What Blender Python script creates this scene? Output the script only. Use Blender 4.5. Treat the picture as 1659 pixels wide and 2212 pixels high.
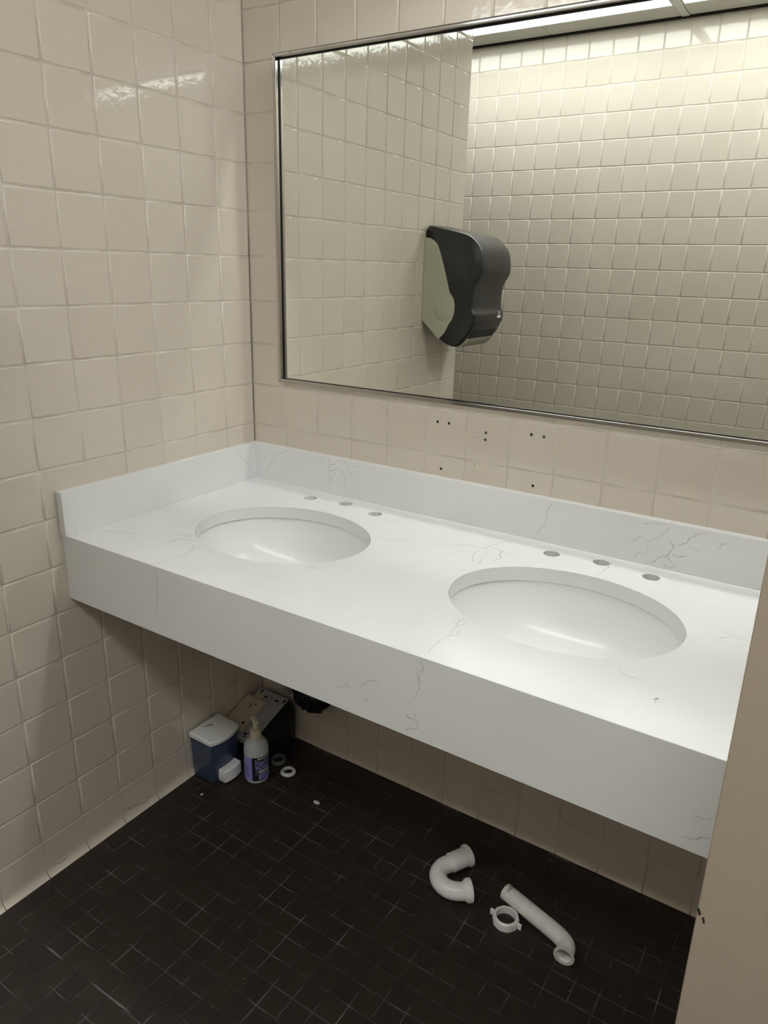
import bpy, bmesh, math, random
from mathutils import Matrix, Vector, noise
random.seed(7)
R = math.radians
scene = bpy.context.scene
for o in list(bpy.data.objects):
    bpy.data.objects.remove(o)
COL = scene.collection

# ------------------------------------------------------------------ camera
cam_data = bpy.data.cameras.new('camera')
cam_data.sensor_fit = 'HORIZONTAL'
cam_data.sensor_width = 36.0
cam_data.lens = 36.0 * 1566.31 / 1659.0
cam_data.clip_start = 0.01
cam = bpy.data.objects.new('camera', cam_data)
COL.objects.link(cam)
CX = (0.8396078, 0.5425585, 0.0262491)
CY = (-0.1938779, 0.2541842, 0.9475240)
CZ = (0.5074151, -0.8006377, 0.3186051)
CAM = Vector((1.3815, -1.4903, 1.4046))
cam.matrix_world = Matrix(((CX[0], CY[0], CZ[0], CAM.x), (CX[1], CY[1], CZ[1], CAM.y),
                           (CX[2], CY[2], CZ[2], CAM.z), (0, 0, 0, 1)))
scene.camera = cam

# ------------------------------------------------------------------ world, exposure
world = bpy.data.worlds.new('world')
scene.world = world
world.use_nodes = True
world.node_tree.nodes['Background'].inputs[0].default_value = (0.5, 0.5, 0.5, 1)
world.node_tree.nodes['Background'].inputs[1].default_value = 0.02
scene.view_settings.view_transform = 'Standard'
scene.view_settings.look = 'None'
scene.view_settings.gamma = 1.0
scene.view_settings.use_curve_mapping = False
scene.view_settings.exposure = -0.03
scene.cycles.sample_clamp_indirect = 0.0     # light thrown back by the mirror must reach the walls
scene.cycles.blur_glossy = 0.0
scene.cycles.caustics_reflective = True
scene.cycles.max_bounces = 9
scene.cycles.adaptive_threshold = 0.03
LENS_POWER = 10.0        # luminous ceiling troffers along the opposite wall
STRIP_POWER = 23.0      # narrow ceiling strip above the right of the vanity

# ------------------------------------------------------------------ dimensions
T = 0.1095              # wall tile pitch
TB = 0.1083             # back wall column pitch
FZ = 0.012              # floor level
H = 2.42                # ceiling
YO = -2.12              # opposite wall
XL, XR = -1.45, 3.25    # room ends
WING_END = -1.214       # free end of the left wall
CT = 0.836              # counter top
CF = -0.618             # counter front

# ------------------------------------------------------------------ materials
def new_mat(name):
    m = bpy.data.materials.new(name)
    m.use_nodes = True
    nt = m.node_tree
    return m, nt, nt.nodes, nt.links, nt.nodes['Principled BSDF']

def simple(name, col, rough=0.4, metal=0.0, spec=0.5, trans=0.0, ior=1.45, noise_amt=0.0, noise_scale=40.0, bump=0.0, bump_scale=200.0, sss=0.0, coat=0.0):
    m, nt, N, L, b = new_mat(name)
    b.inputs['Base Color'].default_value = (*col, 1)
    b.inputs['Roughness'].default_value = rough
    b.inputs['Metallic'].default_value = metal
    b.inputs['Specular IOR Level'].default_value = spec
    b.inputs['Transmission Weight'].default_value = trans
    b.inputs['IOR'].default_value = ior
    b.inputs['Coat Weight'].default_value = coat
    if sss:
        b.inputs['Subsurface Weight'].default_value = sss
        b.inputs['Subsurface Radius'].default_value = (0.01, 0.01, 0.01)
    tc = N.new('ShaderNodeTexCoord')
    if noise_amt:
        n = N.new('ShaderNodeTexNoise'); n.inputs['Scale'].default_value = noise_scale
        n.inputs['Detail'].default_value = 6
        L.new(tc.outputs['Object'], n.inputs['Vector'])
        r = N.new('ShaderNodeMapRange')
        r.inputs['From Min'].default_value = 0.3; r.inputs['From Max'].default_value = 0.7
        r.inputs['To Min'].default_value = 1 - noise_amt; r.inputs['To Max'].default_value = 1 + noise_amt
        L.new(n.outputs['Fac'], r.inputs['Value'])
        mx = N.new('ShaderNodeVectorMath'); mx.operation = 'SCALE'
        mx.inputs[0].default_value = col
        L.new(r.outputs['Result'], mx.inputs['Scale'])
        L.new(mx.outputs['Vector'], b.inputs['Base Color'])
    if bump:
        n2 = N.new('ShaderNodeTexNoise'); n2.inputs['Scale'].default_value = bump_scale
        L.new(tc.outputs['Object'], n2.inputs['Vector'])
        bp = N.new('ShaderNodeBump'); bp.inputs['Strength'].default_value = bump; bp.inputs['Distance'].default_value = 0.001
        L.new(n2.outputs['Fac'], bp.inputs['Height'])
        L.new(bp.outputs['Normal'], b.inputs['Normal'])
    return m

def tile_material(name, c1, c2, rough, bump, bscale, dist=0.0006, mottle=0.03):
    """glazed tile: each piece takes its own shade, fine orange-peel relief"""
    m, nt, N, L, b = new_mat(name)
    oi = N.new('ShaderNodeObjectInfo')
    mix = N.new('ShaderNodeMix'); mix.data_type = 'RGBA'
    mix.inputs['A'].default_value = (*c1, 1); mix.inputs['B'].default_value = (*c2, 1)
    L.new(oi.outputs['Random'], mix.inputs['Factor'])
    geo = N.new('ShaderNodeNewGeometry')
    n = N.new('ShaderNodeTexNoise'); n.inputs['Scale'].default_value = 30; n.inputs['Detail'].default_value = 5
    L.new(geo.outputs['Position'], n.inputs['Vector'])
    r = N.new('ShaderNodeMapRange')
    r.inputs['From Min'].default_value = 0.3; r.inputs['From Max'].default_value = 0.7
    r.inputs['To Min'].default_value = 1 - mottle; r.inputs['To Max'].default_value = 1 + mottle
    L.new(n.outputs['Fac'], r.inputs['Value'])
    sc = N.new('ShaderNodeVectorMath'); sc.operation = 'SCALE'
    L.new(mix.outputs['Result'], sc.inputs[0]); L.new(r.outputs['Result'], sc.inputs['Scale'])
    L.new(sc.outputs['Vector'], b.inputs['Base Color'])
    b.inputs['Roughness'].default_value = rough
    n2 = N.new('ShaderNodeTexNoise'); n2.inputs['Scale'].default_value = bscale; n2.inputs['Detail'].default_value = 3
    L.new(geo.outputs['Position'], n2.inputs['Vector'])
    bp = N.new('ShaderNodeBump'); bp.inputs['Strength'].default_value = bump; bp.inputs['Distance'].default_value = dist
    L.new(n2.outputs['Fac'], bp.inputs['Height']); L.new(bp.outputs['Normal'], b.inputs['Normal'])
    return m

def grout_material(name, c1, c2, scale, lo=0.4, hi=0.6):
    m, nt, N, L, b = new_mat(name)
    geo = N.new('ShaderNodeNewGeometry')
    n = N.new('ShaderNodeTexNoise'); n.inputs['Scale'].default_value = scale; n.inputs['Detail'].default_value = 5
    L.new(geo.outputs['Position'], n.inputs['Vector'])
    r = N.new('ShaderNodeMapRange'); r.inputs['From Min'].default_value = lo; r.inputs['From Max'].default_value = hi
    L.new(n.outputs['Fac'], r.inputs['Value'])
    mix = N.new('ShaderNodeMix'); mix.data_type = 'RGBA'
    mix.inputs['A'].default_value = (*c1, 1); mix.inputs['B'].default_value = (*c2, 1)
    L.new(r.outputs['Result'], mix.inputs['Factor']); L.new(mix.outputs['Result'], b.inputs['Base Color'])
    b.inputs['Roughness'].default_value = 0.8
    return m

def emission(name, col, power):
    m = bpy.data.materials.new(name); m.use_nodes = True
    nt = m.node_tree; nt.nodes.clear()
    e = nt.nodes.new('ShaderNodeEmission'); o = nt.nodes.new('ShaderNodeOutputMaterial')
    e.inputs[0].default_value = (*col, 1); e.inputs[1].default_value = power
    nt.links.new(e.outputs[0], o.inputs[0])
    return m

def vertex_tint(name, rough):
    """colour from the 'tint' attribute (stone veins, cracks)"""
    m, nt, N, L, b = new_mat(name)
    a = N.new('ShaderNodeAttribute'); a.attribute_name = 'tint'
    L.new(a.outputs['Color'], b.inputs['Base Color'])
    b.inputs['Roughness'].default_value = rough
    return m

QUARTZ = (0.77, 0.775, 0.77)
M = {}
M['tile'] = tile_material('glazed_wall_tile', (0.635, 0.570, 0.490), (0.655, 0.592, 0.512), 0.07, 0.38, 60, mottle=0.012)
M['grout'] = grout_material('wall_grout', (0.54, 0.485, 0.415), (0.68, 0.62, 0.545), 12)
M['ftile'] = tile_material('brown_floor_tile', (0.022, 0.0140, 0.0105), (0.028, 0.0180, 0.0120), 0.5, 0.5, 160, mottle=0.15)
M['fgrout'] = grout_material('floor_grout', (0.020, 0.0150, 0.0130), (0.16, 0.14, 0.13), 13, 0.48, 0.70)
M['quartz'] = simple('white_quartz', QUARTZ, 0.09, spec=0.22, noise_amt=0.02, noise_scale=9, bump=0.05, bump_scale=1500)
M['vein'] = vertex_tint('stone_veins', 0.2)
M['dirt'] = vertex_tint('crack_lines', 0.9)
M['china'] = simple('white_china', (0.80, 0.80, 0.785), 0.16)
M['mirror'] = simple('silvered_glass', (0.90, 0.925, 0.875), 0.0, metal=1.0)
M['chrome'] = simple('polished_steel_frame', (0.50, 0.485, 0.47), 0.08, metal=1.0)
M['edge_black'] = simple('black_edge', (0.006, 0.006, 0.008), 0.5)
M['lens'] = emission('luminous_lens', (0.955, 1.0, 0.985), LENS_POWER)
M['strip'] = emission('strip_lens', (0.97, 1.0, 0.975), STRIP_POWER)
M['ceil'] = simple('ceiling_board', (0.66, 0.65, 0.60), 0.9, noise_amt=0.06, noise_scale=300)
M['tbar'] = simple('white_enamel_metal', (0.7, 0.7, 0.68), 0.4)
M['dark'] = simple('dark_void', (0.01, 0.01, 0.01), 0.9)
M['panel'] = simple('beige_painted_panel', (0.47, 0.39, 0.31), 0.45, noise_amt=0.02, noise_scale=6, bump=0.15, bump_scale=700)
M['paint'] = simple('painted_plaster', (0.55, 0.49, 0.42), 0.6)
M['pvc'] = simple('white_pvc', (0.88, 0.87, 0.85), 0.22)
M['pvc_old'] = simple('aged_white_pvc', (0.84, 0.82, 0.77), 0.38, noise_amt=0.06, noise_scale=60)
M['rust'] = simple('rust_residue', (0.10, 0.055, 0.03), 0.9, noise_amt=0.5, noise_scale=300)
M['smoke'] = simple('smoked_black_plastic', (0.018, 0.018, 0.020), 0.28)
M['blackp'] = simple('black_plastic', (0.007, 0.007, 0.008), 0.45)
M['beigep'] = simple('beige_plastic', (0.40, 0.385, 0.31), 0.45)
M['tank'] = simple('translucent_blue_plastic', (0.075, 0.10, 0.185), 0.3, trans=0.35, noise_amt=0.15, noise_scale=20)
M['whitep'] = simple('white_plastic', (0.80, 0.81, 0.80), 0.35)
M['greyp'] = simple('grey_plastic_plate', (0.36, 0.37, 0.39), 0.5, noise_amt=0.05, noise_scale=30)
M['creamp'] = simple('yellowed_plastic_plate', (0.47, 0.42, 0.31), 0.5, noise_amt=0.08, noise_scale=40)
M['stain'] = simple('brown_stain', (0.10, 0.06, 0.03), 0.8, noise_amt=0.4, noise_scale=400)
M['bottle'] = simple('frosted_bottle', (0.66, 0.70, 0.72), 0.35, trans=0.25, sss=0.2)
M['pump'] = simple('cream_pump_plastic', (0.66, 0.62, 0.48), 0.4)
M['lilac'] = simple('lilac_label', (0.30, 0.27, 0.66), 0.4)
M['label'] = simple('black_label', (0.012, 0.012, 0.016), 0.4)
M['print'] = simple('white_print', (0.85, 0.85, 0.85), 0.5)
M['clear'] = simple('clear_plastic', (0.55, 0.60, 0.62), 0.15, trans=0.75)
M['bag'] = simple('black_bin_bag', (0.006, 0.006, 0.007), 0.35)
M['pipe'] = simple('grey_pipe', (0.28, 0.28, 0.30), 0.4)
M['anchor'] = simple('dark_teal_anchor', (0.008, 0.022, 0.028), 0.6)
M['hole'] = simple('drilled_hole_inside', (0.10, 0.095, 0.075), 0.9)
M['putty'] = simple('adhesive_residue', (0.66, 0.60, 0.46), 0.6)
M['scrap'] = simple('white_paper_scrap', (0.75, 0.74, 0.72), 0.8)
M['leaf'] = simple('reddish_chip', (0.16, 0.07, 0.05), 0.7)

# ------------------------------------------------------------------ helpers
def link(o, parent=None):
    COL.objects.link(o)
    if parent: o.parent = parent
    return o

def mobj(name, verts, faces, mat, parent=None, smooth=None):
    me = bpy.data.meshes.new(name)
    me.from_pydata([tuple(v) for v in verts], [], faces)
    me.update()
    if mat: me.materials.append(mat)
    if smooth is not None:
        me.polygons.foreach_set('use_smooth', [True] * len(me.polygons))
        me.set_sharp_from_angle(angle=R(smooth))
    return link(bpy.data.objects.new(name, me), parent)

def bmobj(name, bm, mat, parent=None, smooth=None, weighted=False):
    me = bpy.data.meshes.new(name)
    bmesh.ops.recalc_face_normals(bm, faces=bm.faces)
    bm.to_mesh(me); bm.free()
    me.materials.append(mat)
    if smooth is not None:
        me.polygons.foreach_set('use_smooth', [True] * len(me.polygons))
        me.set_sharp_from_angle(angle=R(smooth))
    o = link(bpy.data.objects.new(name, me), parent)
    if weighted:
        w = o.modifiers.new('face_normals', 'WEIGHTED_NORMAL')
        w.weight = 100; w.keep_sharp = True
    return o

def tag(o, label, cat=None, group=None, kind=None):
    o['label'] = label
    if cat: o['category'] = cat
    if group: o['group'] = group
    if kind: o['kind'] = kind
    return o

def empty(name, loc=(0, 0, 0), rz=0.0):
    o = bpy.data.objects.new(name, None)
    o.empty_display_size = 0.02
    o.location = loc; o.rotation_euler = (0, 0, rz)
    return link(o)

def box_bm(bm, lo, hi):
    vs = [bm.verts.new((x, y, z)) for x in (lo[0], hi[0]) for y in (lo[1], hi[1]) for z in (lo[2], hi[2])]
    for f in ((0, 1, 3, 2), (4, 6, 7, 5), (0, 4, 5, 1), (2, 3, 7, 6), (0, 2, 6, 4), (1, 5, 7, 3)):
        bm.faces.new([vs[i] for i in f])

def box(name, lo, hi, mat, parent=None, bevel=0.0, seg=2):
    bm = bmesh.new(); box_bm(bm, lo, hi)
    if bevel:
        bmesh.ops.bevel(bm, geom=bm.edges[:], offset=bevel, segments=seg, affect='EDGES', profile=0.5)
        return bmobj(name, bm, mat, parent, 40, True)
    return bmobj(name, bm, mat, parent)

def lathe(name, prof, mat, parent=None, n=40, loc=(0, 0, 0), smooth=40, closed=False):
    """profile of (radius, height) turned about z"""
    v, f = [], []
    for r, z in prof:
        for i in range(n):
            a = 2 * math.pi * i / n
            v.append((loc[0] + r * math.cos(a), loc[1] + r * math.sin(a), loc[2] + z))
    m = len(prof)
    for j in range(m if closed else m - 1):
        k = (j + 1) % m
        for i in range(n):
            i2 = (i + 1) % n
            f.append((j * n + i, j * n + i2, k * n + i2, k * n + i))
    if not closed:
        if prof[0][0] > 1e-6: f.append(tuple(reversed(range(n))))
        if prof[-1][0] > 1e-6: f.append(tuple((m - 1) * n + i for i in range(n)))
    return mobj(name, v, f, mat, parent, smooth)

def catmull(pts, k=8):
    P = [Vector(p) for p in pts]
    P = [P[0] * 2 - P[1]] + P + [P[-1] * 2 - P[-2]]
    out = []
    for i in range(1, len(P) - 2):
        a, b, c, d = P[i - 1], P[i], P[i + 1], P[i + 2]
        for s in range(k):
            t = s / k
            out.append(0.5 * ((2 * b) + (c - a) * t + (2 * a - 5 * b + 4 * c - d) * t * t + (3 * b - a - 3 * c + d) * t ** 3))
    out.append(P[-2].copy())
    return out

def frames(path):
    n = len(path); tan = []
    for i in range(n):
        t = path[min(i + 1, n - 1)] - path[max(i - 1, 0)]
        tan.append(t.normalized())
    up = Vector((0, 0, 1))
    if abs(tan[0].dot(up)) > 0.9: up = Vector((1, 0, 0))
    u = tan[0].cross(up).normalized()
    fr = []
    for i in range(n):
        if i: u = (u - tan[i] * u.dot(tan[i])).normalized()
        fr.append((tan[i], u, tan[i].cross(u).normalized()))
    return fr

def pipe(name, path, rad, mat, parent=None, n=24, wall=0.0025, smooth=45):
    """hollow tube along a path; rad is a number or one radius per point"""
    path = [Vector(p) for p in path]
    if not isinstance(rad, (list, tuple)): rad = [rad] * len(path)
    fr = frames(path)
    v, f = [], []
    def ring(p, u, w, r):
        b = len(v)
        for k in range(n):
            a = 2 * math.pi * k / n
            v.append(p + u * (r * math.cos(a)) + w * (r * math.sin(a)))
        return b
    outer = [ring(p, fr[i][1], fr[i][2], rad[i]) for i, p in enumerate(path)]
    inner = [ring(p, fr[i][1], fr[i][2], rad[i] - wall) for i, p in enumerate(path)]
    def strip(a, b, flip):
        for k in range(n):
            q = (a + k, a + (k + 1) % n, b + (k + 1) % n, b + k)
            f.append(q[::-1] if flip else q)
    for i in range(len(path) - 1):
        strip(outer[i], outer[i + 1], False); strip(inner[i], inner[i + 1], True)
    strip(inner[0], outer[0], False); strip(outer[-1], inner[-1], False)
    o = mobj(name, v, f, mat, parent, smooth)
    return o

def prism(name, poly, axis, a, b, mat, parent=None, smooth=None, bevel=0.0):
    """extrude a 2-D outline along an axis from a to b; poly in the other two axes, in xyz order"""
    bm = bmesh.new()
    def P(p, c):
        return {0: (c, p[0], p[1]), 1: (p[0], c, p[1]), 2: (p[0], p[1], c)}[axis]
    A = [bm.verts.new(P(p, a)) for p in poly]; B = [bm.verts.new(P(p, b)) for p in poly]
    n = len(poly)
    bm.faces.new(A); bm.faces.new(B[::-1])
    for i in range(n):
        bm.faces.new((A[i], A[(i + 1) % n], B[(i + 1) % n], B[i]))
    if bevel:
        bmesh.ops.recalc_face_normals(bm, faces=bm.faces)
        es = [e for e in bm.edges if len(e.link_faces) == 2 and e.calc_face_angle(0) > R(30)]
        bmesh.ops.bevel(bm, geom=es, offset=bevel, segments=2, affect='EDGES', profile=0.5)
    bmesh.ops.triangulate(bm, faces=[x for x in bm.faces if len(x.verts) > 4])
    return bmobj(name, bm, mat, parent, smooth, bool(bevel))

def text_mesh(body, size, align='LEFT', bold=0.0):
    cu = bpy.data.curves.new('lettering', 'FONT')
    cu.body = body; cu.size = size; cu.align_x = align; cu.resolution_u = 3; cu.offset = bold
    to = bpy.data.objects.new('lettering', cu); COL.objects.link(to)
    bpy.context.view_layer.update()
    dg = bpy.context.evaluated_depsgraph_get()
    me = bpy.data.meshes.new_from_object(to.evaluated_get(dg))
    bpy.data.objects.remove(to); bpy.data.curves.remove(cu)
    return me

def ribbons(name, lines, place, mat, parent, w0, w1, dark, light, jag=0.12, sub=3, seed=1):
    """thin inlaid lines: each polyline is roughened, then laid as a narrow strip by place(u, v)"""
    rnd = random.Random(seed)
    v, f, cols = [], [], []
    for L in lines:
        pts = [Vector((p[0], p[1])) for p in L]
        for s in range(sub):
            q = [pts[0]]
            for a, b in zip(pts, pts[1:]):
                d = b - a; nrm = Vector((-d.y, d.x))
                q += [(a + b) / 2 + nrm * rnd.uniform(-jag, jag) * 1.6, b]
            pts = q
        n = len(pts)
        strength = rnd.uniform(0.45, 1.0)
        ph = rnd.uniform(0, 50)
        for i, p in enumerate(pts):
            t = (pts[min(i + 1, n - 1)] - pts[max(i - 1, 0)])
            t = t.normalized() if t.length > 1e-9 else Vector((1, 0))
            nn = Vector((-t.y, t.x))
            k = 0.5 + 0.5 * noise.noise(Vector((ph, i * 0.22, 3.0)))
            e = min(1.0, 4 * min(i, n - 1 - i) / n + 0.25)
            w = (w0 + (w1 - w0) * k) * e
            c = strength * (0.35 + 0.65 * k) * e
            col = [light[j] + (dark[j] - light[j]) * c for j in range(3)] + [1]
            v.append(place(*(p + nn * w / 2))); v.append(place(*(p - nn * w / 2)))
            cols += [col, col]
            if i:
                b = len(v) - 4
                f.append((b, b + 1, b + 3, b + 2))
    o = mobj(name, v, f, mat, parent)
    at = o.data.color_attributes.new('tint', 'FLOAT_COLOR', 'POINT')
    at.data.foreach_set('color', [c for col in cols for c in col])
    return o

# ------------------------------------------------------------------ tiles
def rect_ring(w, h, inset, z):
    a, b = w / 2 - inset, h / 2 - inset
    return [(-a, -b, z), (a, -b, z), (a, b, z), (-a, b, z)]

MESHES = {}
def tile_mesh(w, h, mat, edge=0.0040, depth=0.005, holes=()):
    """one pressed tile, face up in its own x-y plane, with a softly rounded rim"""
    key = (round(w, 4), round(h, 4), mat.name, tuple(holes))
    if key in MESHES: return MESHES[key]
    rings = [rect_ring(w, h, 0, -depth), rect_ring(w, h, 0, -edge * 0.8), rect_ring(w, h, edge * 0.3, -edge * 0.22), rect_ring(w, h, edge, 0)]
    v = [p for r in rings for p in r]
    f = []
    for j in range(3):
        for i in range(4):
            f.append((j * 4 + i, j * 4 + (i + 1) % 4, j * 4 + 4 + (i + 1) % 4, j * 4 + 4 + i))
    nrm = []
    for j, tilt in enumerate((90, 78, 42, 0)):
        for i in range(4):
            sx, sy = ((-1, -1), (1, -1), (1, 1), (-1, 1))[i]
            s = math.sin(R(tilt)) / math.sqrt(2)
            nrm.append((sx * s, sy * s, math.cos(R(tilt))))
    if not holes:
        f.append((12, 13, 14, 15))
    else:
        bm = bmesh.new()
        vv = [bm.verts.new(p) for p in rings[3]]
        es = [bm.edges.new((vv[i], vv[(i + 1) % 4])) for i in range(4)]
        loops = []
        for hx, hy, hr in holes:
            c = [bm.verts.new((hx + hr * math.cos(2 * math.pi * k / 12), hy + hr * math.sin(2 * math.pi * k / 12), 0)) for k in range(12)]
            es += [bm.edges.new((c[k], c[(k + 1) % 12])) for k in range(12)]
            loops.append(c)
        bmesh.ops.triangle_fill(bm, use_beauty=True, use_dissolve=False, edges=es, normal=(0, 0, 1))
        bm.verts.ensure_lookup_table(); bm.verts.index_update()
        base = {}
        for i, q in enumerate(bm.verts):
            if i < 4: base[i] = 12 + i
            else:
                base[i] = len(v); v.append(tuple(q.co)); nrm.append((0, 0, 1))
        for fc in bm.faces:
            idx = [base[q.index] for q in fc.verts]
            if fc.normal.z < 0: idx = idx[::-1]
            f.append(tuple(idx))
        for c in loops:
            b0 = len(v)
            m0 = sum((q.co for q in c), Vector()) / 12
            for z in (0, -depth):
                for q in c:
                    v.append((q.co.x, q.co.y, z)); d = (m0 - q.co).normalized(); nrm.append(tuple(d))
            for k in range(12):
                f.append((b0 + (k + 1) % 12, b0 + k, b0 + 12 + k, b0 + 12 + (k + 1) % 12))
        bm.free()
    me = bpy.data.meshes.new('tile')
    me.from_pydata(v, [], f); me.update()
    me.polygons.foreach_set('use_smooth', [True] * len(me.polygons))
    me.normals_split_custom_set_from_vertices(nrm)
    me.materials.append(mat)
    MESHES[key] = me
    return me

def put_tile(name, me, origin, u, v, n, parent, tilt=0.0013, proud=0.00012):
    o = bpy.data.objects.new(name, me)
    u, v, n = Vector(u), Vector(v), Vector(n)
    m = Matrix((u, v, n)).transposed().to_4x4()
    j = Matrix.Rotation(random.gauss(0, tilt), 4, 'X') @ Matrix.Rotation(random.gauss(0, tilt), 4, 'Y')
    m = m @ j
    m.translation = Vector(origin) + n * random.uniform(-proud, proud)
    link(o, parent)
    o.matrix_local = m
    return o

def joined_tiles(name, cells, place, mat, parent, edge=0.0022, depth=0.004):
    """the many farther tiles as one mesh; cells (u0,u1,v0,v1), place(u,v,n) -> xyz"""
    V, F = [], []
    for u0, u1, v0, v1 in cells:
        b = len(V)
        for ins, z in ((0, -depth), (0, -edge * 0.8), (edge, 0)):
            for uu, vv in ((u0 + ins, v0 + ins), (u1 - ins, v0 + ins), (u1 - ins, v1 - ins), (u0 + ins, v1 - ins)):
                V.append(place(uu, vv, z))
        for j in range(2):
            for i in range(4):
                F.append((b + j * 4 + i, b + j * 4 + (i + 1) % 4, b + j * 4 + 4 + (i + 1) % 4, b + j * 4 + 4 + i))
        F.append((b + 8, b + 9, b + 10, b + 11))
    o = mobj(name, V, F, mat, parent)
    o['kind'] = 'stuff'
    return o

def cove_mesh(w, out, mat, top=T):
    """base tile that curves out to the floor; local x along the wall, y = height, z = out of the wall"""
    key = ('cove', round(w, 4), out)
    if key in MESHES: return MESHES[key]
    prof = [(-0.004, top - 0.0009), (0.0, top - 0.002)]
    rz = 0.024
    for k in range(7):
        a = R(90 * k / 6)
        prof.append((out * (1 - math.cos(a)), FZ + 0.0005 + rz * (1 - math.sin(a))))
    prof.append((-0.004, FZ + 0.0005))
    v, f = [], []
    n = len(prof)
    for x in (-w / 2, w / 2):
        for d, z in prof: v.append((x, z, d))
    for i in range(n - 1): f.append((i, n + i, n + i + 1, i + 1))
    f.append(tuple(range(n))); f.append(tuple(reversed(range(n, 2 * n))))
    me = bpy.data.meshes.new('cove_tile')
    me.from_pydata(v, [], f); me.update()
    me.polygons.foreach_set('use_smooth', [True] * len(me.polygons)); me.set_sharp_from_angle(angle=R(35))
    me.materials.append(mat)
    MESHES[key] = me
    return me

G = 0.0017          # joint width
def structure(o, label):
    o['kind'] = 'structure'; o['label'] = label
    return o

# ---- floor
floor = structure(box('floor', (XL, YO, FZ - 0.06), (XR, 0.0, FZ - 0.0005), M['fgrout']), 'dark brown small-tile floor with pale worn joints')
fu, fv = 0.0512, 0.0507
cells = []
for i in range(-32, 62):
    x0 = 0.167 + fu * i; x1 = x0 + fu
    if x0 < XL or x1 > XR: continue
    for j in range(-42, 10):
        y0 = -0.4204 + fv * j; y1 = y0 + fv
        if y1 > 0 or y0 < YO: continue
        if x0 < 0.0 < x1: continue
        if -0.125 < x0 < 0 and y1 > WING_END: continue
        cells.append((x0, x1, y0, y1))
def in_view(c):
    q = Vector(((c[0] + c[1]) / 2, (c[2] + c[3]) / 2, FZ)) - CAM
    d = -q.dot(Vector(CZ))
    if d <= 0: return False
    u = 829.5 + 1566.31 * q.dot(Vector(CX)) / d; w = 1106 - 1566.31 * q.dot(Vector(CY)) / d
    return -15 < u < 1560 and 1500 < w < 2230 and c[0] > -0.02 and c[1] < 1.40
seen = sorted([c for c in cells if in_view(c)], key=lambda c: (((c[0] + c[1]) / 2 - CAM.x) ** 2 + ((c[2] + c[3]) / 2 - CAM.y) ** 2))[:300]
seen_set = set(seen)
for c in seen:
    w, h = c[1] - c[0] - 0.0018, c[3] - c[2] - 0.0018
    put_tile('floor_tile', tile_mesh(w, h, M['ftile'], edge=0.0009, depth=0.003), ((c[0] + c[1]) / 2, (c[2] + c[3]) / 2, FZ), (1, 0, 0), (0, 1, 0), (0, 0, 1), floor, tilt=0.002, proud=0.0001)
ribbons('grout_haze', [[(0.318, -0.8752), (0.345, -0.8756), (0.375, -0.875), (0.405, -0.8746), (0.44, -0.874)], [(0.168, -0.8768), (0.2, -0.8768), (0.226, -0.8766)], [(0.47, -0.9255), (0.52, -0.925)]],
        lambda u, v: (u, v, FZ + 0.0004), M['dirt'], floor, 0.002, 0.0052, (0.17, 0.15, 0.14), (0.10, 0.085, 0.08), jag=0.01, seed=41)
g2 = 0.0009
joined_tiles('floor_tile_field', [(c[0] + g2, c[1] - g2, c[2] + g2, c[3] - g2) for c in cells if c not in seen_set],
             lambda a, b, n: (a, b, FZ + n), M['ftile'], floor, edge=0.0009, depth=0.003)

# ---- left wall: a free-standing wing that ends short of the opposite wall
wall_left = structure(box('wall_left', (-0.12, WING_END, FZ), (-0.0016, 0.0, H), M['grout']), 'beige glazed tile wall on the left with the towel dispenser')
ycol = [0.0, -0.106] + [-0.106 - T * k for k in range(1, 10)] + [WING_END]
for k in range(len(ycol) - 1):
    y1, y0 = ycol[k], ycol[k + 1]
    w = y1 - y0 - G
    for r in range(1, 22):
        put_tile('tile', tile_mesh(w, T - G, M['tile']), (0, (y0 + y1) / 2, (r + 0.5) * T), (0, 1, 0), (0, 0, 1), (1, 0, 0), wall_left)
    me = cove_mesh(w, 0.014, M['tile'])
    put_tile('cove_tile', me, (0, (y0 + y1) / 2, 0), (0, 1, 0), (0, 0, 1), (1, 0, 0), wall_left, tilt=0, proud=0.0004)

# ---- back wall
wall_back = structure(box('wall_back', (XL, 0.0016, FZ - 0.06), (XR, 0.12, H), M['grout']), 'beige glazed tile wall behind the mirror and vanity counter')
HOLES = [(0.5797, 1.0652, 0), (0.6099, 1.0654, 0), (0.7050, 1.0562, 1), (0.7051, 1.0401, 1), (0.8138, 1.0674, 0), (0.8426, 1.0669, 1), (0.5952, 0.9533, 0), (0.8281, 0.9532, 0)]
MX0, MX1, MZ0, MZ1 = 0.1075, 1.63, 1.1125, 1.869          # mirror outline
xcol = [0.0, 0.1135] + [0.1135 + TB * k for k in range(1, 14)]
for k in range(len(xcol) - 1):
    x0, x1 = xcol[k], xcol[k + 1]
    w = x1 - x0 - G
    for r in range(1, 22):
        z0, z1 = r * T, (r + 1) * T
        if x0 > MX0 - 0.01 and x1 < MX1 and z0 > MZ0 and z1 < MZ1: continue
        cx, cz = (x0 + x1) / 2, (z0 + z1) / 2
        hs = tuple((round(a - cx, 4), round(b - cz, 4), 0.0034) for a, b, t in HOLES if x0 < a < x1 and z0 < b < z1)
        put_tile('tile', tile_mesh(w, T - G, M['tile'], holes=hs), (cx, 0, cz), (1, 0, 0), (0, 0, 1), (0, -1, 0), wall_back)
    put_tile('cove_tile', cove_mesh(w, 0.009, M['tile']), ((x0 + x1) / 2, 0, 0), (1, 0, 0), (0, 0, 1), (0, -1, 0), wall_back, tilt=0, proud=0.0004)
far = []
x = xcol[-1]
while x + TB < XR:
    far += [(x + G / 2, x + TB - G / 2, r * T + G / 2, (r + 1) * T - G / 2) for r in range(0, 22) if r * T > 0.05]
    x += TB
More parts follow.
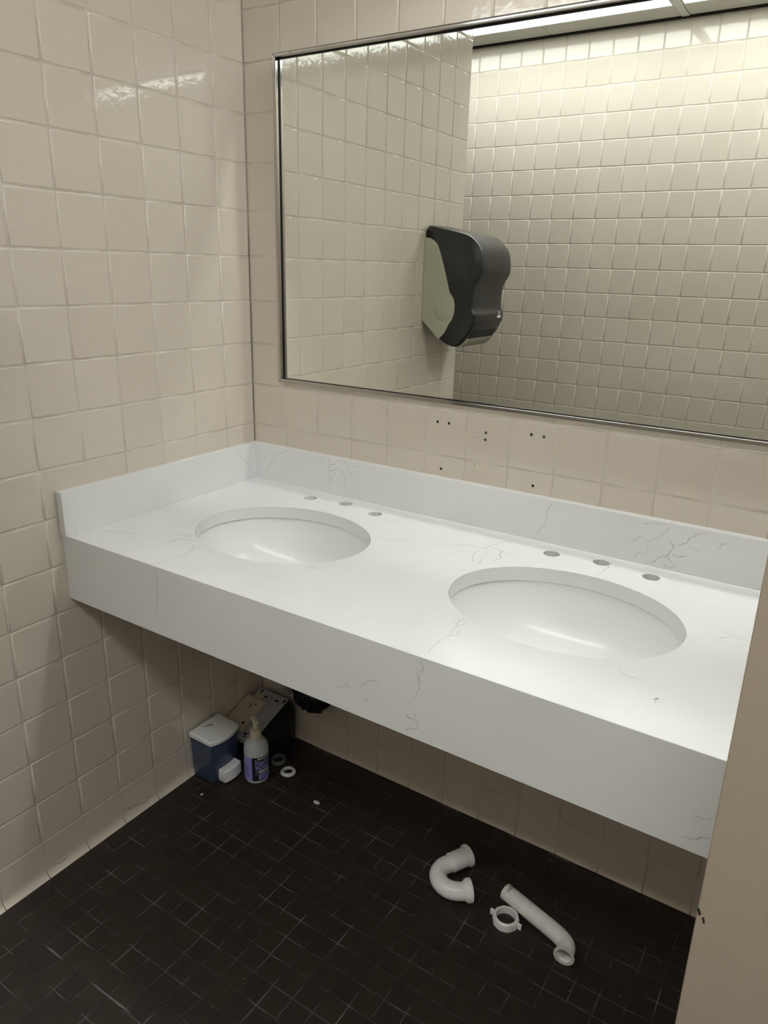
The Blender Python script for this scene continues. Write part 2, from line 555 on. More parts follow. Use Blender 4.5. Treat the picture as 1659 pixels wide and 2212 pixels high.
joined_tiles('tile_field', far, lambda a, b, n: (a, -n, b), M['tile'], wall_back)
for i, (hx, hz, bare) in enumerate(HOLES):
    a = lathe('drill_hole' if bare else 'wall_anchor', [(0.0, 0.0010), (0.0014, 0.0010), (0.0022, 0.0006), (0.0033, 0.0004), (0.0033, 0.0)], M['hole' if bare else 'anchor'], wall_back, n=14)
    a.matrix_local = Matrix.Translation((hx, 0.0016, hz)) @ Matrix.Rotation(R(90), 4, 'X')
# dried adhesive left under the removed fitting
ribbons('adhesive_residue', [[(0.683, 0.9775), (0.687, 0.976), (0.695, 0.972), (0.704, 0.969), (0.712, 0.968)], [(0.722, 0.966), (0.7295, 0.969), (0.7297, 0.974)], [(0.716, 0.9665), (0.7285, 0.9655)]],
        lambda u, v: (u, -0.0007, v), M['dirt'], wall_back, 0.0012, 0.0032, (0.72, 0.67, 0.55), (0.70, 0.64, 0.52), seed=4)
ribbons('scratch', [[(0.682, 0.9815), (0.6835, 0.9775), (0.6815, 0.974)], [(0.683, 1.044), (0.690, 1.044)], [(0.706, 1.029), (0.7065, 1.0275)]],
        lambda u, v: (u, -0.0008, v), M['dirt'], wall_back, 0.0006, 0.0016, (0.10, 0.08, 0.06), (0.35, 0.30, 0.24), seed=5)
# dark open crack running down the inside corner
ribbons('corner_crack', [[(-0.0016, 0.936), (-0.0012, 1.02), (-0.002, 1.10), (-0.0016, 1.20), (-0.0012, 1.30), (-0.0014, 1.42), (-0.001, 1.5)]],
        lambda u, v: (0.0009, u, v), M['dirt'], wall_left, 0.001, 0.0026, (0.03, 0.025, 0.02), (0.22, 0.18, 0.15), jag=0.01, seed=3)
def cove_x(z, out=0.014, rz=0.024):
    t = max(0.0, min(1.0, (FZ + 0.0005 + rz - z) / rz))
    return out * (1 - math.sqrt(max(0.0, 1 - t * t)))
ribbons('tile_crack', [[(-0.5433, 0.0448), (-0.5205, 0.0365), (-0.4972, 0.0298), (-0.47, 0.0258), (-0.463, 0.0322), (-0.4413, 0.0303)], [(-0.7519, 0.0288), (-0.7286, 0.0234), (-0.7087, 0.0237)]],
        lambda u, v: (cove_x(v) + 0.0011, u, v), M['dirt'], wall_left, 0.0006, 0.0014, (0.06, 0.045, 0.035), (0.2, 0.16, 0.13), seed=6)

# ---- opposite wall, seen in the mirror
wall_opp = structure(box('wall_opposite', (XL, YO - 0.12, FZ - 0.06), (XR, YO - 0.0016, H + 0.1), M['grout']), 'brightly lit beige tile wall reflected in the mirror')
PU, PV, U0, V0 = 0.1076, 0.1106, -0.4238, 2.3123
near, rest = [], []
for i in range(-9, 34):
    for j in range(-20, 1):
        c = (U0 + PU * i, U0 + PU * (i + 1), V0 + PV * j, V0 + PV * (j + 1))
        if c[0] < XL or c[1] > XR: continue
        (near if (-0.7 < c[0] < 1.2 and c[2] > 0.75) else rest).append(c)
for c in near:
    put_tile('tile', tile_mesh(PU - G, PV - G, M['tile']), ((c[0] + c[1]) / 2, YO, (c[2] + c[3]) / 2), (-1, 0, 0), (0, 0, 1), (0, 1, 0), wall_opp)
joined_tiles('tile_field', [(c[0] + G / 2, c[1] - G / 2, c[2] + G / 2, c[3] - G / 2) for c in rest], lambda a, b, n: (a, YO + n, b), M['tile'], wall_opp)

# ---- the rest of the shell
structure(box('wall_right', (XR, YO, FZ - 0.06), (XR + 0.12, 0.0, H), M['paint']), 'plain painted wall at the right end')
structure(box('wall_passage', (XL - 0.12, YO, FZ - 0.06), (XL, 0.0, H), M['paint']), 'plain painted wall at the end of the entry passage')
ceiling = structure(box('ceiling', (XL, -1.655, H), (XR, 0.0, H + 0.1), M['ceil']), 'suspended ceiling with a row of recessed lights')
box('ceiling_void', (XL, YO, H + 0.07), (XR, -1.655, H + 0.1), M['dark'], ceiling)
for x0, x1 in ((XL, -0.062), (-0.058, 0.499), (0.536, 1.76), (1.797, XR)):
    box('ceiling_board', (x0, -2.092, H), (x1, -1.962, H + 0.012), M['ceil'], ceiling)
box('gap_shade_strip', (XL, YO + 0.0006, H - 0.004), (XR, YO + 0.026, H + 0.02), M['dark'], ceiling)  # solid dark strip painted as the shade between ceiling boards and wall
for x0, x1 in ((0.502, 0.533), (1.763, 1.794)):
    box('grid_bar', (x0, -2.105, H - 0.003), (x1, -1.656, H + 0.03), M['tbar'], ceiling, bevel=0.001)
box('grid_bar', (XL, -1.962, H - 0.001), (XR, -1.956, H + 0.03), M['tbar'], ceiling)

# ------------------------------------------------------------------ lights of the room
def troffer(x0, x1, label):
    t = empty('ceiling_light', ((x0 + x1) / 2, -1.81, H))
    l, w = (x1 - x0) / 2, 0.145
    box('lens', (-l + 0.006, -w + 0.006, 0.004), (l - 0.006, w - 0.006, 0.009), M['lens'], t)
    for n_, lo, hi in (('rim', (-l, -w, 0), (l, -w + 0.006, 0.05)), ('rim', (-l, w - 0.006, 0), (l, w, 0.05)),
                       ('rim', (-l, -w + 0.006, 0), (-l + 0.006, w - 0.006, 0.05)), ('rim', (l - 0.006, -w + 0.006, 0), (l, w - 0.006, 0.05))):
        box(n_, lo, hi, M['tbar'], t)
    box('housing', (-l, -w, 0.05), (l, w, 0.06), M['tbar'], t)
    tag(t, label, 'ceiling light', 'recessed lights along the opposite wall')
troffer(-0.72, 0.500, 'recessed ceiling light reflected at the mirror\'s top, left of the grid bar')
troffer(0.536, 1.762, 'recessed ceiling light reflected in the mirror\'s upper right corner')
troffer(1.796, 3.02, 'recessed ceiling light far right, seen only as glare on the left wall tiles')
s = empty('strip_light', (1.35, -0.2, H))
box('housing', (-0.76, -0.05, -0.05), (0.76, 0.05, 0.0), M['tbar'], s, bevel=0.004)
box('lens', (-0.745, -0.042, -0.056), (0.745, 0.042, -0.0502), M['strip'], s)
tag(s, 'narrow ceiling strip light above the right end of the mirror', 'ceiling light')

# ------------------------------------------------------------------ vanity counter
XE = 1.62
counter = empty('vanity_counter', (0, 0, 0))
tag(counter, 'white veined quartz vanity counter with deep apron fixed between the walls', 'counter')
SINKS = [(0.3696, -0.3195), (1.0207, -0.3160)]
TAPS = [(0.2610, -0.0806), (0.3624, -0.0640), (0.4650, -0.0850), (0.9130, -0.0770), (1.0160, -0.0620), (1.1205, -0.0785)]
def slab_with_holes():
    bm = bmesh.new()
    es = []
    def loop(pts):
        vs = [bm.verts.new((x, y, CT)) for x, y in pts]
        es.extend(bm.edges.new((vs[i], vs[(i + 1) % len(vs)])) for i in range(len(vs)))
    loop([(0.0005, CF), (XE, CF), (XE, -0.0005), (0.0005, -0.0005)])
    for cx, cy in SINKS:
        loop([(cx + 0.211 * math.cos(2 * math.pi * k / 88), cy + 0.169 * math.sin(2 * math.pi * k / 88)) for k in range(88)])
    for cx, cy in TAPS:
        loop([(cx + 0.0168 * math.cos(2 * math.pi * k / 28), cy + 0.0168 * math.sin(2 * math.pi * k / 28)) for k in range(28)])
    bmesh.ops.triangle_fill(bm, use_beauty=True, use_dissolve=False, edges=es, normal=(0, 0, 1))
    r = bmesh.ops.extrude_face_region(bm, geom=bm.faces[:])
    for q in r['geom']:
        if isinstance(q, bmesh.types.BMVert): q.co.z -= 0.03
    bmesh.ops.recalc_face_normals(bm, faces=bm.faces)
    rim = [e for e in bm.edges if len(e.link_faces) == 2 and e.calc_face_angle(0) > R(60)
           and all(abs(q.co.z - CT) < 1e-5 for q in e.verts) and not all(q.co.y > -0.01 for q in e.verts) and not all(q.co.x < 0.01 for q in e.verts)]
    bmesh.ops.bevel(bm, geom=rim, offset=0.0016, segments=2, affect='EDGES', profile=0.5)
    return bm
top = bmobj('counter_top', slab_with_holes(), M['quartz'], counter, 40, True)
box('apron', (0.0005, CF, 0.685), (XE, CF + 0.02, CT - 0.03), M['quartz'], counter)
box('side_splash', (0.0005, -0.6225, CT), (0.02, -0.0202, 0.9355), M['quartz'], counter, bevel=0.0012)
box('back_splash', (0.0005, -0.02, CT), (XE, -0.0005, 0.9355), M['quartz'], counter, bevel=0.0012)
VEINS = {
    'top': [
        [(0.2966, -0.4713), (0.2958, -0.4962), (0.2961, -0.5275), (0.2964, -0.5578), (0.2921, -0.5831), (0.2933, -0.6068), (0.2988, -0.621)],
        [(0.2468, -0.4494), (0.2224, -0.459), (0.1999, -0.4706), (0.1785, -0.4832), (0.1608, -0.5052)],
        [(0.2767, -0.4779), (0.2467, -0.4753), (0.2195, -0.482), (0.2208, -0.5081), (0.2193, -0.5372)],
        [(0.14, -0.5121), (0.1056, -0.5202), (0.0713, -0.5407), (0.0444, -0.561)],
        [(0.5528, -0.2199), (0.5804, -0.2167), (0.6119, -0.2018), (0.6424, -0.2047)],
        [(0.2378, -0.4734), (0.2094, -0.46), (0.1808, -0.4726)],
        [(0.2665, -0.4938), (0.2915, -0.5232)],
        [(0.5404, -0.4568), (0.5546, -0.4393), (0.5705, -0.4346)],
        [(0.1221, -0.2787), (0.1343, -0.2604)],
        [(0.8445, -0.0171), (0.8214, -0.0411), (0.8075, -0.068), (0.7939, -0.0831), (0.7851, -0.1138), (0.7858, -0.1369), (0.7717, -0.1443), (0.744, -0.1398), (0.7233, -0.16), (0.6903, -0.1766), (0.6642, -0.1961)],
        [(0.7858, -0.1369), (0.8036, -0.1692), (0.8081, -0.2093), (0.8075, -0.2377)],
        [(0.7851, -0.1138), (0.8126, -0.1246), (0.8412, -0.1338), (0.8607, -0.1342)],
        [(0.7571, -0.166), (0.7436, -0.1988), (0.7368, -0.2334)],
        [(0.7793, -0.1495), (0.7835, -0.1988), (0.7954, -0.2327)],
        [(0.8126, -0.1246), (0.834, -0.1613), (0.8295, -0.1935)],
        [(1.0407, -0.03), (1.0346, -0.07), (1.0339, -0.1114), (1.0301, -0.1405)],
        [(0.9018, -0.4544), (0.9098, -0.4824), (0.9031, -0.4966), (0.9047, -0.5186), (0.9056, -0.5314), (0.9025, -0.5512), (0.904, -0.5715), (0.9057, -0.5952), (0.9087, -0.6171)],
        [(0.9031, -0.4966), (0.8953, -0.4737), (0.9024, -0.4637)],
        [(0.9056, -0.5314), (0.9169, -0.5232), (0.9139, -0.4982)],
        [(1.27, -0.242), (1.2919, -0.2541), (1.3084, -0.2558), (1.3257, -0.2655)],
        [(1.2708, -0.2872), (1.2872, -0.2665), (1.3008, -0.2477)],
        [(1.23, -0.5291), (1.2368, -0.521), (1.2358, -0.5411)],
        [(1.1697, -0.4738), (1.1862, -0.4879), (1.2043, -0.4858)],
        [(1.106, -0.025), (1.1007, -0.0455), (1.0917, -0.0604)],
    ],
    'apron': [
        [(0.2951, 0.834), (0.2968, 0.8201), (0.301, 0.8043), (0.2977, 0.7865), (0.3015, 0.7729), (0.2978, 0.7571), (0.2928, 0.7408), (0.2874, 0.7218)],
        [(0.9092, 0.8366), (0.9041, 0.8256), (0.9102, 0.8165), (0.9033, 0.8028), (0.9, 0.7902), (0.9044, 0.7804)],
        [(0.9111, 0.8217), (0.8976, 0.8048), (0.9043, 0.7949), (0.9028, 0.782), (0.8974, 0.7634), (0.8935, 0.7557)],
        [(0.9005, 0.7415), (0.897, 0.7273), (0.9017, 0.7164), (0.9022, 0.7058), (0.8854, 0.6968), (0.8814, 0.6887)],
        [(0.8974, 0.7189), (0.8866, 0.719), (0.8777, 0.7262)],
        [(0.7426, 0.7283), (0.7523, 0.725), (0.7641, 0.7404), (0.7714, 0.7253)],
        [(0.7899, 0.741), (0.8078, 0.7605), (0.8304, 0.76)],
        [(0.7996, 0.7181), (0.8086, 0.7303)],
        [(1.3166, 0.7399), (1.3256, 0.741), (1.3353, 0.7442), (1.3431, 0.7514)],
        [(1.3045, 0.6975), (1.3139, 0.7059), (1.3244, 0.7063), (1.335, 0.7135), (1.3436, 0.7163)],
    ],
    'side': [
        [(-0.1129, 0.9451), (-0.097, 0.9268), (-0.0808, 0.9081), (-0.0728, 0.8939), (-0.0515, 0.8768), (-0.0343, 0.8603), (-0.0213, 0.8444)],
        [(-0.5976, 0.8528), (-0.5941, 0.8362)],
    ],
    'back': [
        [(0.0439, 0.8451), (0.0612, 0.8674), (0.0739, 0.8823), (0.0865, 0.8971), (0.0909, 0.9105), (0.1111, 0.9199), (0.1309, 0.9261), (0.1429, 0.9373), (0.1469, 0.9453)],
        [(0.2985, 0.934), (0.3007, 0.9288), (0.3163, 0.9295), (0.3296, 0.928), (0.3385, 0.9184), (0.3603, 0.9238), (0.3776, 0.9231)],
        [(0.3007, 0.9288), (0.2941, 0.9184), (0.276, 0.9135), (0.2714, 0.9052), (0.276, 0.8965), (0.2919, 0.9011), (0.3031, 0.9087), (0.303, 0.9199)],
        [(0.276, 0.8965), (0.2738, 0.8847), (0.2829, 0.8768), (0.2942, 0.8883), (0.2919, 0.9011)],
        [(0.2829, 0.8768), (0.2738, 0.8695), (0.2784, 0.8531)],
        [(0.3031, 0.9087), (0.3166, 0.9035), (0.3211, 0.8968), (0.3301, 0.8908), (0.3257, 0.8788), (0.3304, 0.8645), (0.3328, 0.8461)],
        [(0.3408, 0.915), (0.3432, 0.8969), (0.3565, 0.8899)],
        [(0.2485, 0.9297), (0.2438, 0.9101)],
        [(0.2714, 0.9334), (0.276, 0.9135)],
        [(0.8848, 0.9362), (0.8792, 0.9205), (0.8723, 0.902), (0.8731, 0.8849), (0.8649, 0.8682), (0.8564, 0.8537), (0.8525, 0.8428)],
        [(1.1367, 0.9377), (1.1295, 0.928), (1.1263, 0.9163), (1.1174, 0.9088), (1.1087, 0.8985), (1.0998, 0.8895), (1.0912, 0.8875), (1.0887, 0.8771)],
        [(1.0789, 0.8634), (1.0746, 0.8567), (1.0699, 0.8426)],
        [(1.1247, 0.927), (1.1141, 0.9315), (1.1056, 0.9297), (1.0822, 0.9247), (1.0724, 0.9212)],
        [(1.0922, 0.8892), (1.0784, 0.8959), (1.0693, 0.8868), (1.0558, 0.8794)],
        [(1.1254, 0.9051), (1.1338, 0.8987), (1.143, 0.887), (1.1374, 0.8745), (1.1337, 0.8652), (1.1243, 0.8602), (1.1151, 0.8537), (1.1037, 0.8437), (1.0997, 0.8356)],
        [(1.143, 0.887), (1.1565, 0.8957), (1.1655, 0.9005), (1.1733, 0.9132), (1.1837, 0.9236), (1.208, 0.9344)],
        [(1.1655, 0.9005), (1.1765, 0.8921), (1.1864, 0.8903), (1.1978, 0.8944)],
        [(1.2226, 0.9016), (1.2287, 0.907), (1.2299, 0.914), (1.245, 0.9202)],
        [(1.1337, 0.8652), (1.1425, 0.8562), (1.151, 0.8498)],
        [(1.1259, 0.8492), (1.1348, 0.8401), (1.1489, 0.8465), (1.1566, 0.8456)],
        [(1.1426, 0.873), (1.1557, 0.8678), (1.1721, 0.8732)],
        [(1.0913, 0.8862), (1.0936, 0.8698), (1.0885, 0.86)],
        [(1.0755, 0.8598), (1.0883, 0.8614)],
    ],
    'backtop': [
        [(1.1331, -0.0245), (1.1326, -0.0104), (1.1331, 0.0047), (1.1325, 0.0192)],
        [(0.8955, -0.011), (0.894, 0.0173)],
    ],
}
DK, LT = (0.33, 0.335, 0.335), (0.76, 0.77, 0.755)
def vein_part(lines, place, seed):
    o = ribbons('veining', lines, place, M['vein'], counter, 0.0005, 0.0024, DK, LT, seed=seed)
    o['kind'] = 'stuff'; o['label'] = 'thin grey stone veins'
vein_part(VEINS['top'], lambda u, v: (u, v, CT + 0.00012), 11)
vein_part(VEINS['apron'], lambda u, v: (u, CF - 0.00012, min(v, CT - 0.0015)), 12)
vein_part(VEINS['side'], lambda u, v: (0.02012, u, min(v, 0.934)), 13)
vein_part(VEINS['back'], lambda u, v: (u, -0.02012, min(v, 0.934)), 14)
vein_part(VEINS['backtop'], lambda u, v: (u, min(max(v, -0.0185), -0.002), 0.93562), 15)

# ------------------------------------------------------------------ undermount sinks
def basin(cx, cy, label):
    e = empty('sink_basin', (cx, cy, CT - 0.03))
    n = 88
    prof = [(1.10, -0.0004), (1.028, -0.0004), (1.018, -0.003), (1.005, -0.014), (0.975, -0.038), (0.915, -0.07), (0.82, -0.099), (0.68, -0.123), (0.50, -0.139), (0.30, -0.148), (0.11, -0.152)]
    v, f = [], []
    for s, z in prof:
        for k in range(n):
            a = 2 * math.pi * k / n
            v.append((0.211 * s * math.cos(a), 0.169 * s * math.sin(a), z))
    for j in range(len(prof) - 1):
        for k in range(n):
            f.append((j * n + k, (j + 1) * n + k, (j + 1) * n + (k + 1) % n, j * n + (k + 1) % n))
    f = [q[::-1] for q in f]
    o = mobj('bowl', v, f, M['china'], e, 60)
    md = o.modifiers.new('wall', 'SOLIDIFY'); md.thickness = 0.008; md.offset = -1
    lathe('drain_hole', [(0.0, -0.17), (0.0175, -0.17), (0.0185, -0.1525), (0.0225, -0.1508), (0.0235, -0.1535), (0.0235, -0.172), (0.0, -0.172)], M['dark'], e, n=24)
    tag(e, label, 'sink', 'undermount sinks in the counter')
basin(*SINKS[0], 'oval white undermount sink nearer the left wall')
basin(*SINKS[1], 'oval white undermount sink at the right, closer to the camera')

# ------------------------------------------------------------------ mirror
mir = empty('wall_mirror', (0, 0, 0))
tag(mir, 'large rectangular mirror in a thin steel frame above the counter', 'mirror')
box('glass', (MX0 + 0.004, -0.006, MZ0 + 0.004), (MX1 - 0.004, -0.0012, MZ1 - 0.004), M['mirror'], mir)
fw = 0.0092
o4 = [(MX0, MZ0), (MX1, MZ0), (MX1, MZ1), (MX0, MZ1)]
i4 = [(MX0 + fw, MZ0 + fw), (MX1 - fw, MZ0 + fw), (MX1 - fw, MZ1 - fw), (MX0 + fw, MZ1 - fw)]
for k in range(4):
    j = (k + 1) % 4
    prism('frame_member', [o4[k], o4[j], i4[j], i4[k]], 1, -0.0005, -0.019, M['chrome'], mir, smooth=30, bevel=0.0012)
for lo, hi, w in (((MX0 + fw, MZ0 + fw), (MX0 + fw + 0.0030, MZ1 - fw), 0), ((MX0 + fw, MZ1 - fw - 0.0022), (MX1 - fw, MZ1 - fw), 0), ((MX0 + fw, MZ0 + fw), (MX1 - fw, MZ0 + fw + 0.0012), 0), ((MX1 - fw - 0.003, MZ0 + fw), (MX1 - fw, MZ1 - fw), 0)):
    box('edge_line', (lo[0], -0.0072, lo[1]), (hi[0], -0.006, hi[1]), M['edge_black'], mir)  # thin black line laid on the glass along the inside of the frame

# ------------------------------------------------------------------ beige partition at the right
part = empty('partition_panel', (1.3500, -0.72, FZ))
box('panel', (0.0, -0.013, 0.001), (0.62, 0.013, 1.62), M['panel'], part, bevel=0.0015)
box('edge_strip', (-0.0006, -0.011, 0.004), (0.0, 0.011, 1.615), M['panel'], part)
ribbons('paint_chip', [[(-0.0005 + 0.0015, 0.697), (0.002, 0.690), (0.0022, 0.687)], [(0.0075, 0.687), (0.008, 0.6815), (0.009, 0.678)]], lambda u, v: (u, -0.01315, v), M['dirt'], part, 0.002, 0.004, (0.01, 0.01, 0.012), (0.03, 0.03, 0.03), seed=8)
tag(part, 'beige painted partition panel standing at the right end of the counter', 'partition')
part.rotation_euler = (0, R(-0.55), 0)
part.location.x = 1.3500 + 0.0065

# ------------------------------------------------------------------ paper towel dispenser on the left wall
disp = empty('towel_dispenser', (0, -1.053, 1.2))
PR = [(0.003, 1.229), (0.003, 1.540), (0.013, 1.5545), (0.093, 1.539), (0.160, 1.525), (0.193, 1.506), (0.218, 1.479), (0.2285, 1.447), (0.2315, 1.405), (0.2240, 1.386), (0.2130, 1.366), (0.2050, 1.345), (0.2020, 1.307), (0.204, 1.273), (0.213, 1.256), (0.2125, 1.240), (0.210, 1.2245), (0.193, 1.190), (0.172, 1.163), (0.152, 1.1445), (0.132, 1.138), (0.104, 1.144), (0.079, 1.1575)]
def dispenser_cover():
    dense = []
    n = len(PR)
    P = catmull([(p[0], p[1], 0) for p in PR[2:]], 4)
    poly = [(PR[0][0], PR[0][1]), (PR[1][0], PR[1][1])] + [(p.x, p.y) for p in P]
    cx, cz = 0.10, 1.345
    secs = [(-0.925, 0.955), (-0.928, 0.978), (-0.934, 0.993), (-0.945, 1.0), (-1.0, 1.006), (-1.053, 1.009), (-1.106, 1.006), (-1.161, 1.0), (-1.172, 0.993), (-1.178, 0.978), (-1.181, 0.955)]
    v, f = [], []
    m = len(poly)
    for y, s in secs:
        for x, z in poly:
            xx = max(0.003, cx + (x - cx) * s) if x > 0.02 else x
            v.append((xx, y + 1.053, cz + (z - cz) * s - 1.2))
    for j in range(len(secs) - 1):
        for i in range(m):
            f.append((j * m + i, j * m + (i + 1) % m, (j + 1) * m + (i + 1) % m, (j + 1) * m + i))
    bm = bmesh.new()
    vs = [bm.verts.new(p) for p in v]
    for q in f: bm.faces.new([vs[i] for i in q])
    bm.faces.new(vs[:m]); bm.faces.new(vs[-m:][::-1])
    bmesh.ops.recalc_face_normals(bm, faces=bm.faces)
    bmesh.ops.triangulate(bm, faces=[q for q in bm.faces if len(q.verts) > 4])
    return bm
bmobj('cover', dispenser_cover(), M['smoke'], disp, 55)
SIDE = [(0.0005, 1.5133), (0.0222, 1.5105), (0.0396, 1.5022), (0.054, 1.4884), (0.0655, 1.4634), (0.0816, 1.4187), (0.0962, 1.3738), (0.1107, 1.3287), (0.1271, 1.3093), (0.1335, 1.2894), (0.1336, 1.2606), (0.1267, 1.2369), (0.1141, 1.2186), (0.1019, 1.1942), (0.0891, 1.1755), (0.0791, 1.1688), (0.0755, 1.1615), (0.0005, 1.2283)]
for y0, y1 in ((-0.9215, -0.9275), (-1.1785, -1.1845)):
    prism('side_panel', [(p[0], p[1] - 1.2) for p in SIDE], 1, y0 + 1.053, y1 + 1.053, M['beigep'], disp, smooth=40, bevel=0.0018)
box('back_plate', (0.0005, -0.128, 0.03), (0.004, 0.128, 0.335), M['beigep'], disp)
# raised round boss moulded into the near side panel
boss = lathe('roller_boss', [(0.0, 0.0035), (0.024, 0.0032), (0.034, 0.0022), (0.039, 0.0)], M['beigep'], disp, n=32)
boss.matrix_local = Matrix.Translation((0.09, 0.1315, 0.068)) @ Matrix.Rotation(R(-90), 4, 'X')
prism('paper_slot', [(0.2000, 1.1975 - 1.2), (0.1835, 1.1700 - 1.2), (0.170, 1.176 - 1.2), (0.186, 1.204 - 1.2)], 1, -1.150 + 1.053, -0.956 + 1.053, M['blackp'], disp)
prism('paper_lip', [(0.1835, 1.1690 - 1.2), (0.1775, 1.1595 - 1.2), (0.156, 1.1395 - 1.2), (0.132, 1.1335 - 1.2), (0.13, 1.15 - 1.2), (0.165, 1.175 - 1.2)], 1, -1.158 + 1.053, -0.950 + 1.053, M['beigep'], disp, smooth=40, bevel=0.002)
box('latch', (0.140, 0.1215, 0.083), (0.196, 0.1262, 0.091), M['blackp'], disp, bevel=0.001)
lg = text_mesh('SSS', 0.017)
lo_ = bpy.data.objects.new('logo', lg); link(lo_, disp); lg.materials.append(M['print'])
lo_.matrix_local = Matrix(((0, 0, 1, 0.2142), (1, 0, 0, -0.094), (0, 1, 0, 0.051), (0, 0, 0, 1)))
box('logo_box', (0.2141, -0.096, 0.039), (0.2146, -0.066, 0.048), M['print'], disp)
tag(disp, 'black and beige paper towel dispenser on the left wall, seen in the mirror', 'dispenser')

# ------------------------------------------------------------------ drain parts lying on the floor
JZ = FZ + 0.0274
jt = empty('trap_bend', (0.80, -0.23, FZ))
def rel(pts, o, z): return [(p[0] - o[0], p[1] - o[1], z - o[2]) for p in pts]
JP = [(0.813, -0.1619), (0.8017, -0.1848), (0.7892, -0.2078), (0.7783, -0.2303), (0.7798, -0.2569), (0.7987, -0.276), (0.8233, -0.2807), (0.8463, -0.2716), (0.8659, -0.2543)]
jpath = catmull(rel(JP, (0.80, -0.23, FZ), JZ), 7)
pipe('bend', jpath, 0.0205, M['pvc'], jt, n=32)
def seg(path, a, b, k=4):
    out = [path[a].lerp(path[b], i / k) for i in range(k + 1)]
    return out
pipe('collar', jpath[0:15], 0.0232, M['pvc'], jt, n=32, wall=0.004)
pipe('flange', jpath[0:3] , [0.0272, 0.0272, 0.0255], M['pvc'], jt, n=32, wall=0.006)
pipe('flange', jpath[-6:], [0.0205, 0.0225, 0.0262, 0.0272, 0.0272, 0.0272], M['pvc'], jt, n=32, wall=0.006)
tag(jt, 'white plastic J-shaped drain trap bend lying on the floor', 'pipe fitting')

wt = empty('waste_tube', (1.0, -0.24, FZ))
TP = [(0.933, -0.207), (1.002, -0.2274), (1.0614, -0.2452), (1.0867, -0.2552), (1.1013, -0.2683), (1.1046, -0.295)]
tpath = catmull(rel(TP, (1.0, -0.24, FZ), FZ + 0.0225), 8)
pipe('tube', tpath, 0.0188, M['pvc_old'], wt, n=32)
pipe('flange', tpath[-3:], [0.0195, 0.0222, 0.0222], M['pvc_old'], wt, n=32, wall=0.005)
tfr = frames(tpath)
def on_tube(u, v):
    """u along the tube from its open end, v angle from the top"""
    d = tfr[0][0]
    side = Vector((0, 0, 1)).cross(d).normalized()
    return tpath[0] + d * u + (Vector((0, 0, 1)) * math.cos(v) + side * math.sin(v)) * 0.01895
rl = [[(0.012 + 0.003 * math.sin(k * 3.1 + a), -0.5 + k * 0.22) for k in range(-1, 9)] for a in (0, 1.3)] + [[(0.007, 0.4), (0.008, 0.9), (0.007, 1.3)], [(0.015, 0.1), (0.017, 0.5)]]
ribbons('rust_mark', rl, on_tube, M['dirt'], wt, 0.0008, 0.0035, (0.05, 0.035, 0.02), (0.35, 0.29, 0.2), jag=0.02, seed=9)
tag(wt, 'long white waste tube with bent flared end and rusty tip on floor', 'pipe fitting')

nx, ny = (0.96, -0.2646)
nut = empty('slip_nut', (nx, ny, FZ))
lathe('ring', [(0.0222, 0.0005), (0.0288, 0.0005), (0.0288, 0.013), (0.0278, 0.0175), (0.0252, 0.0195), (0.0222, 0.019)], M['pvc'], nut, n=40, closed=True, smooth=35)
for k in range(10):
    a = 2 * math.pi * k / 10 + 0.2
    b = box('grip_rib', (0.0284, -0.0012, 0.001), (0.0298, 0.0012, 0.0165), M['pvc'], nut)
    b.rotation_euler = (0, 0, a)
for a in (R(-8), R(172)):
    b = box('wing', (0.0275, -0.003, 0.001), (0.0385, 0.003, 0.015), M['pvc'], nut, bevel=0.0012)
    b.rotation_euler = (0, 0, a)
nut.rotation_euler = (0, 0, R(5))
tag(nut, 'white plastic slip nut with two wings beside the long waste tube', 'pipe fitting')

rg = empty('washer_ring', (0.2285, -0.1505, FZ))
lathe('ring', [(0.0140, 0.001), (0.0215, 0.001), (0.0222, 0.004), (0.0185, 0.0085), (0.0152, 0.0095), (0.0140, 0.008)], M['whitep'], rg, n=36, closed=True)
tag(rg, 'small white plastic ring on floor beside the hand soap bottle', 'ring')
rc = empty('clear_ring', (0.172, -0.128, FZ))
lathe('ring', [(0.0165, 0.001), (0.0215, 0.001), (0.0218, 0.006), (0.0205, 0.012), (0.0175, 0.012), (0.0165, 0.006)], M['clear'], rc, n=32, closed=True)
rc.rotation_euler = (0, 0, 0)
tag(rc, 'clear plastic ring on the floor behind the hand soap bottle', 'ring')

# ------------------------------------------------------------------ blue wall soap dispenser standing on the floor
sd = empty('soap_dispenser', (0.056, -0.2605, FZ))
def bowed(x0, x1, half, bow, n=10):
    pts = [(x0, -half), (x0, half)]
    for k in range(n + 1):
        t = 1 - 2 * k / n
        pts.append((x1 + bow * (1 - t * t), half * t))
    return pts[::-1]
def loft(name, secs, mat, parent, smooth=40):
    """secs: list of (outline, z); same point count"""
    v, f = [], []
    m = len(secs[0][0])
    for poly, z in secs:
        for q in poly: v.append((q[0], q[1], z if not callable(z) else z(*q)))
    for j in range(len(secs) - 1):
        for i in range(m):
            f.append((j * m + i, j * m + (i + 1) % m, (j + 1) * m + (i + 1) % m, (j + 1) * m + i))
    f.append(tuple(range(m))[::-1]); f.append(tuple((len(secs) - 1) * m + i for i in range(m)))
    bm = bmesh.new()
    vs = [bm.verts.new(p) for p in v]
    for q in f: bm.faces.new([vs[i] for i in q])
    return bmobj(name, bm, mat, parent, smooth)
loft('tank', [(bowed(-0.036, 0.030, 0.046, 0.006), 0.0005), (bowed(-0.040, 0.033, 0.050, 0.008), 0.006), (bowed(-0.043, 0.035, 0.053, 0.012), 0.128), (bowed(-0.043, 0.035, 0.053, 0.012), 0.131)], M['tank'], sd)
lid_top = lambda x, y: 0.147 - 0.07 * max(0.0, x + 0.01)
lid_edge = lambda x, y: lid_top(x, y) - 0.003
